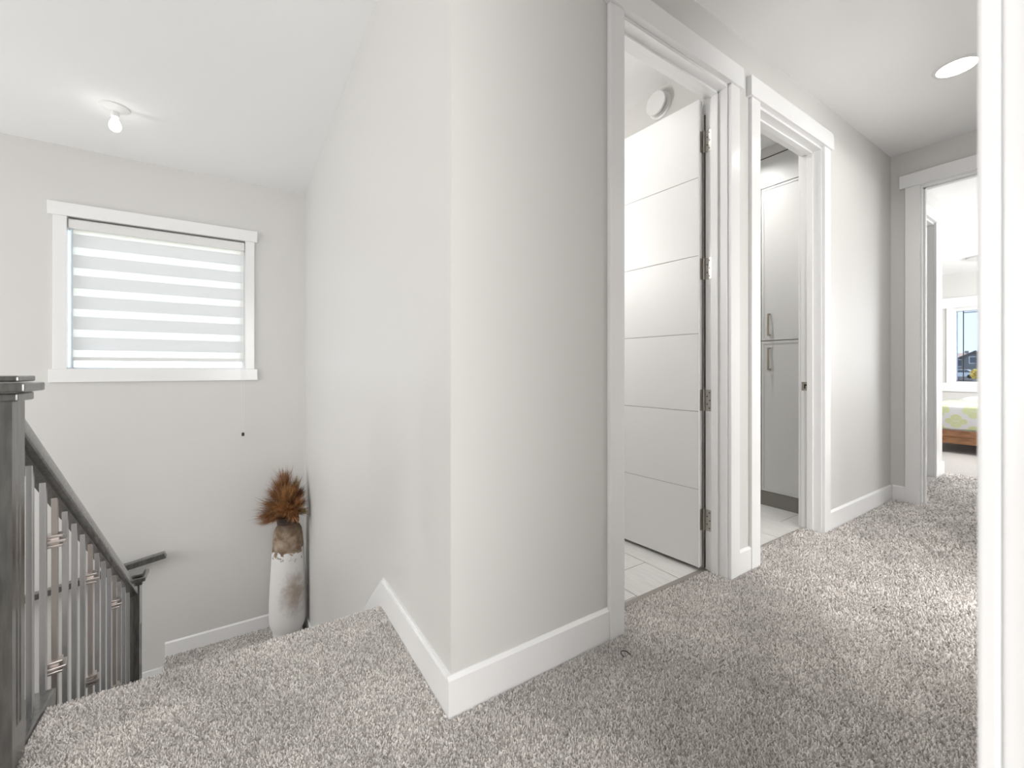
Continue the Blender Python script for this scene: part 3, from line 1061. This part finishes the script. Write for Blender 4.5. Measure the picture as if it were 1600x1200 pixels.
plumes = [
    # the soft golden middle
    (0, .01, .20, -.08, .13, 520), (0, -0.037, .19, -.10, .13, 480), (0, .05, .12, -.13, .12, 480), (0, -0.019, .10, -.16, .12, 480),
    (0, -0.062, .10, -.12, .12, 460), (0, .02, .05, -.17, .10, 420),
    # tall brown crest bending towards the window
    (1, -0.043, .33, .0, .13, 420), (1, -0.074, .27, -.03, .13, 420), (1, -0.012, .34, .0, .12, 380), (1, -0.105, .20, -.03, .12, 380),
    # low brown fan
    (1, -0.118, .12, -.03, .13, 380), (1, -0.130, .05, -.05, .13, 380), (1, -0.136, .02, -.09, .12, 340), (1, -0.087, .05, -.13, .12, 380),
    # dark heads at the wall side
    (2, .045, .25, -.04, .10, 380), (2, .075, .19, -.06, .10, 360), (2, .02, .15, -.13, .08, 280), (2, .085, .11, -.08, .09, 280),
    (3, .06, .28, -.02, .10, 300), (3, .09, .06, -.12, .09, 280), (1, .07, .15, -.02, .11, 280),
]
for a_ in plumes:
    plume(*a_)

# ------------------------------------------------------------------ bedroom: window, bed
bw = struct_root('window_2', (BX, 0, BZ0), 'bedroom window showing blue sky and the houses outside', 'window')
for y0_, y1_, z0_, z1_ in ((BY1 - .03, BY1, BZ0, BZ1), (BY0, BY0 + .03, BZ0, BZ1), (BY0 + .03, BY1 - .03, BZ0, BZ0 + .03), (BY0 + .03, BY1 - .03, BZ1 - .06, BZ1)):
    obj('window_frame', (BX + .015, BX + .14, y0_, y1_, z0_, z1_), M['vinyl'], bw, bevel=.004)
obj('pane', (BX + .050, BX + .056, BY0 + .03, BY1 - .03, BZ0 + .03, BZ1 - .06), M['glass_dim'], bw)
for b in ((BY1 - .122, BY1 - .110, BZ0 + .03, BZ1 - .06), (BY0 + .03, BY1 - .122, BZ1 - .098, BZ1 - .086), (BY0 + .03, BY1 - .03, BZ0 + .030, BZ0 + .042)):
    obj('glazing_bar', (BX + .036, BX + .047, *b), M['gasket'], bw)
bt = struct_root('trim_4', (BX, 0, BZ0), 'flat white casing boards around the bedroom window', 'window trim')
obj('side_casing', (BX - .018, BX, BY1, BY1 + .085, BZ0, BZ1), M['trim'], bt, bevel=.002)
obj('side_casing', (BX - .018, BX, BY0 - .085, BY0, BZ0, BZ1), M['trim'], bt, bevel=.002)
obj('header', (BX - .028, BX, BY0 - .16, BY1 + .16, BZ1, 2.31), M['trim'], bt, bevel=.002)
obj('apron', (BX - .026, BX, BY0 - .16, BY1 + .16, .65, BZ0), M['trim'], bt, bevel=.002)

M['oak'] = mat('bed_wood', (.30, .14, .06), .45)
noise_color(M['oak'], 7, (.20, .085, .035), (.42, .21, .10), .3, .7, 6, (1, 1, 9))
M['duvet'] = mat('duvet_print', (.78, .78, .79), .85, spec=.1)
m = M['duvet']
tc = N(m, 'ShaderNodeTexCoord')
sx = N(m, 'ShaderNodeSeparateXYZ')
L(m, tc.outputs['Object'], sx.inputs[0])
vcoord = math_('ADD', sx.outputs['Z'], math_('MULTIPLY', sx.outputs['X'], -1.0))
def foil(du, dv):
    u = math_('SUBTRACT', math_('FRACT', math_('ADD', math_('MULTIPLY', sx.outputs['Y'], 1 / .30), du)), .5)
    v = math_('SUBTRACT', math_('FRACT', math_('ADD', math_('MULTIPLY', vcoord, 1 / .26), dv)), .5)
    au, av = math_('ABSOLUTE', u), math_('ABSOLUTE', v)
    def ln(a, b):
        return math_('SQRT', math_('ADD', math_('MULTIPLY', a, a), math_('MULTIPLY', b, b)))
    return math_('MINIMUM', math_('SUBTRACT', ln(math_('SUBTRACT', au, .20), v), .135), math_('SUBTRACT', ln(u, math_('SUBTRACT', av, .17)), .165))
dd = math_('MINIMUM', foil(.10, .0), foil(.60, .5))
rr = N(m, 'ShaderNodeValToRGB')
rr.color_ramp.interpolation = 'EASE'
e = rr.color_ramp.elements
e[0].position = 0.0
e[0].color = (.70, .73, .46, 1)
e[1].position = 1.0
e[1].color = (.76, .76, .78, 1)
for pos, c in ((.30, (.66, .71, .44, 1)), (.46, (.68, .73, .46, 1)), (.52, (.76, .76, .78, 1))):
    q = e.new(pos)
    q.color = c
mr = N(m, 'ShaderNodeMapRange')
mr.inputs[1].default_value = -.16
mr.inputs[2].default_value = .16
L(m, dd, mr.inputs[0])
L(m, mr.outputs[0], rr.inputs[0])
L(m, rr.outputs[0], bsdf(m).inputs['Base Color'])
M['linen'] = mat('bed_linen', (.85, .85, .85), .9, spec=.1)
BD0, BD1, BL0, BL1 = 6.90, 8.95, -1.02, .56
bed = tag(empty('bed', (7.9, -.23, 0)), 'low wooden bed with green patterned bedding in the far bedroom', 'bed')
for k in range(2):
    obj('foot_board', (BD0, BD0 + .03, BL0, BL1, .118 + k * .084, .118 + k * .084 + .082), M['oak'], bed, bevel=.003)
for y_ in (BL0, BL1 - .03):
    obj('side_board', (BD0 + .03, BD1, y_, y_ + .03, .118, .284), M['oak'], bed, bevel=.003)
for x_ in (BD0 + .06, BD1 - .12):
    for y_ in (BL0 + .06, BL1 - .12):
        obj('leg', (x_, x_ + .06, y_, y_ + .06, 0, .12), M['oak'], bed, bevel=.003)
obj('head_board', (BD1, BD1 + .04, BL0, BL1, .118, .50), M['oak'], bed, bevel=.004)
obj('mattress', (BD0 + .035, BD1, BL0 + .03, BL1 - .03, .2, .50), M['linen'], bed, bevel=.03)
bm = box_bm(BD0 + .004, BD1 - .45, BL0 - .012, BL1 + .012, .286, .585)
obj('duvet', bm, M['duvet'], bed, bevel=.045, smooth=True)
for i, y_ in enumerate((BL0 + .05, BL0 + .82)):
    bm = new_bm()
    bmesh.ops.create_icosphere(bm, subdivisions=3, radius=1)
    for v in bm.verts:
        x, y, z = v.co
        sq = lambda a: math.copysign(abs(a) ** .55, a)
        v.co = (BD1 - .24 + sq(x) * .19, y_ + .35 + sq(y) * .33, .565 + z * .075 * (1 - .3 * max(abs(x), abs(y)) ** 3))
    tag(obj('pillow', bm, M['linen'], None, smooth=True), ['white pillow on the hidden half of the far bed', 'white pillow on the visible half of the far bed'][i], 'pillow', 'pillows on the far bed')

# ------------------------------------------------------------------ small dark ring lying on the carpet
bm = new_bm()
cx, cy = .632, -.118
add_tube(bm, [(cx + .017 * math.cos(a), cy + .017 * math.sin(a), .014 + .004 * math.sin(a - .6)) for a in [R(-25 + 10 * i) for i in range(24)]], .0017, 6)
tag(obj('hair_tie', bm, M['black'], None, smooth=True), 'tiny thin black ring lying on the carpet near the first doorway', 'ring')

# ------------------------------------------------------------------ outdoors
M['ground'] = mat('ground_outside', (.30, .30, .29), .95)
noise_color(M['ground'], .15, (.16, .17, .17), (.42, .42, .40), .4, .6, 3)
bm = new_bm()
pts = [(11, -3.6), (45, -2.4), (88, -1.75), (170, -1.55), (420, -1.5)]
rows = [[bm.verts.new((x, y, z)) for y in (-250, 250)] for x, z in pts]
for a_, b_ in zip(rows, rows[1:]):
    bm.faces.new((a_[0], b_[0], b_[1], a_[1]))
struct('ground', bm, M['ground'], 'grey street and ground outside the bedroom window', 'ground')
struct('ground.001', (-40, 10.9, W + 1.5, 60, -3.7, -3.6), M['ground'], 'ground outside the stair window', 'ground')
M['siding'] = mat('house_siding', (.22, .20, .19), .9)
M['siding_tan'] = mat('house_siding_tan', (.30, .26, .24), .9)
M['roof_grey'] = mat('roof_grey', (.20, .18, .17), .95)
M['roof_orange'] = mat('roof_tan', (.62, .43, .33), .95)
M['garage'] = mat('garage_door', (.34, .27, .24), .8)
M['dark_glass'] = mat('far_window_glass', (.10, .11, .13), .15)
M['ext_white'] = mat('exterior_white', (.75, .75, .74), .7)
def house(x, yc_, w, base, eave, ridge, label, siding, roof, wins, garage=None, gable=True, depth=9, vents=()):
    t = tag(empty('house', (x, yc_, base)), label, 'house')
    bm = new_bm()
    if gable:
        add_prism(bm, [(yc_ - w / 2, base), (yc_ + w / 2, base), (yc_ + w / 2, eave), (yc_, ridge), (yc_ - w / 2, eave)], 'x', x, x + depth)
    else:
        add_box(bm, x, x + depth, yc_ - w / 2, yc_ + w / 2, base, eave)
    obj('wall', bm, siding, t)
    bm = new_bm()
    o = .45
    if gable:
        sl = (ridge - eave) / (w / 2)
        for s in (-1, 1):
            add_prism(bm, [(yc_, ridge), (yc_ + s * (w / 2 + o), eave - sl * o), (yc_ + s * (w / 2 + o), eave - sl * o + .25), (yc_, ridge + .25)], 'x', x - .5, x + depth + .5)
    else:
        add_prism(bm, [(x - .5, eave), (x + depth + .5, eave), (x + depth / 2, ridge)], 'y', yc_ - w / 2 - .4, yc_ + w / 2 + .4)
    rf = obj('roof', bm, roof, t)
    for dy in vents:
        obj('roof_vent', (x + depth / 2 - .3, x + depth / 2 + .3, yc_ + dy - .3, yc_ + dy + .3, ridge - .2, ridge + .5), M['garage'], rf)
    for (dy, z0_, ww, hh) in wins:
        f_ = obj('window', (x - .06, x + .02, yc_ + dy - ww / 2 - .14, yc_ + dy + ww / 2 + .14, z0_ - .14, z0_ + hh + .14), M['ext_white'], t)
        obj('pane', (x - .09, x - .055, yc_ + dy - ww / 2, yc_ + dy + ww / 2, z0_, z0_ + hh), M['dark_glass'], f_)
    if garage:
        dy, ww, hh = garage
        g_ = obj('garage_door', (x - .07, x + .02, yc_ + dy - ww / 2, yc_ + dy + ww / 2, base, base + hh), M['garage'], t)
        bm = new_bm()
        for i in range(1, 4):
            add_box(bm, x - .09, x - .065, yc_ + dy - ww / 2, yc_ + dy + ww / 2, base + hh * i / 4 - .03, base + hh * i / 4 + .03)
        obj('door_seam', bm, M['siding'], g_)
    return t
# camera looks out along about +X; Y at this distance follows from the sight line through the window
HXX = 126.0
def sight(px, X):
    a_ = R(YAW)
    F_ = (math.cos(a_), math.sin(a_))
    R_ = (math.sin(a_), -math.cos(a_))
    k = (px - 800) / 654.1
    dx, dy = F_[0] + k * R_[0], F_[1] + k * R_[1]
    return -1.1579 + (X + .5333) / dx * dy
def hz(py, px, X):
    a_ = R(YAW)
    k = (px - 800) / 654.1
    dx = math.cos(a_) + k * math.sin(a_)
    return 1.04 - (py - 577.3) / 654.1 * (X + .5333) / dx
yL, yR_ = sight(1506, HXX), sight(1541, HXX)
yc_ = sight(1524, HXX)
z_ = lambda py: hz(py, 1524, HXX)
house(HXX, yc_, abs(yL - yR_) + .8, z_(594), z_(558), z_(549.5), 'dark grey gabled house straight outside the bedroom window', M['siding'], M['roof_grey'],
      [(sight(1520.5, HXX) - yc_, z_(567), .9, 1.2), (sight(1530.5, HXX) - yc_, z_(567), .9, 1.2)], (0, 4.6, 2.3))
yl2 = sight(1497, HXX + 12)
house(HXX + 12, yl2 + 3, abs(sight(1488, HXX + 12) - sight(1509, HXX + 12)) + 6, hz(596, 1497, HXX + 12), hz(560, 1497, HXX + 12), hz(551, 1497, HXX + 12), 'tan roofed house partly behind the dark gabled one', M['siding_tan'], M['roof_orange'], [(-3, hz(572, 1497, HXX + 12), 1.2, 1.4)], None, False, vents=(-3.6, -1.2))
for k, (hx, hy, w_, lab) in enumerate(((124, -26, 9, 'first grey house along the street to the right of the dark gabled one'), (130, -42, 10, 'second tan house along the street, furthest from the dark gabled one'))):
    house(hx, hy, w_, z_(594), z_(558), z_(548), lab, [M['siding'], M['siding_tan']][k], M['roof_grey'], [(-2, z_(569), 1.1, 1.3), (2, z_(569), 1.1, 1.3)], (0, 4.6, 2.3))
# parked car
def car(x, y, z, label):
    t = tag(empty('car', (x, y, z)), label, 'car')
    bm = new_bm()
    add_prism(bm, [(y - 2.1, z + .3), (y + 2.1, z + .3), (y + 2.15, z + .7), (y + 1.9, z + .95), (y + 1.2, z + 1.0), (y + .6, z + 1.5), (y - 1.0, z + 1.5), (y - 1.7, z + 1.0), (y - 2.1, z + .9)], 'x', x - .85, x + .85)
    obj('body', bm, M['ext_white'], t, bevel=.05)
    bm = new_bm()
    add_prism(bm, [(y + 1.05, z + 1.02), (y + .55, z + 1.42), (y - .95, z + 1.42), (y - 1.5, z + 1.02)], 'x', x - .87, x + .87)
    obj('side_window', bm, M['dark_glass'], t)
    for yy in (y - 1.3, y + 1.3):
        bm = new_bm()
        add_lathe(bm, [(.33, -.9), (.33, .9)], 0, 0, 18)
        bmesh.ops.rotate(bm, verts=bm.verts, cent=(0, 0, 0), matrix=Matrix.Rotation(R(90), 3, 'Y'))
        bmesh.ops.translate(bm, verts=bm.verts, vec=(x, yy, z + .33))
        obj('wheel', bm, M['black'], t)
    return t
car(104, sight(1500, 104), hz(591, 1500, 104), 'white car parked before the houses outside')
# autumn shrub
M['leaf'] = mat('autumn_leaves', (.75, .52, .08), .9)
noise_color(M['leaf'], 2.5, (.60, .38, .05), (.95, .75, .20), .35, .65)
tx_, ty_, tz_ = 96, sight(1532, 96), hz(596, 1532, 96)
sh = tag(empty('autumn_shrub', (tx_, ty_, tz_)), 'yellow autumn shrub before the grey house outside', 'shrub')
bm = new_bm()
for i in range(900):
    v = Vector((random.gauss(0, 1), random.gauss(0, 1), random.gauss(0, 1))).normalized() * random.uniform(.55, 1)
    c_ = Vector((tx_, ty_, tz_ + 1.15)) + Vector((v.x * 1.1, v.y * 1.15, v.z * .95))
    u_ = Vector((random.gauss(0, 1), random.gauss(0, 1), random.gauss(0, 1))).normalized() * .16
    w_ = u_.orthogonal().normalized() * .12
    bm.faces.new([bm.verts.new(c_ + q) for q in (u_, w_, -u_, -w_)])
obj('foliage', bm, M['leaf'], sh)
bm = new_bm()
for k in range(5):
    a_ = k * 1.25
    add_tube(bm, [(tx_, ty_, tz_), (tx_ + .2 * math.cos(a_), ty_ + .2 * math.sin(a_), tz_ + .6), (tx_ + .5 * math.cos(a_), ty_ + .5 * math.sin(a_), tz_ + 1.3)], .04, 6)
obj('stems', bm, M['shade_and_stem'], sh)
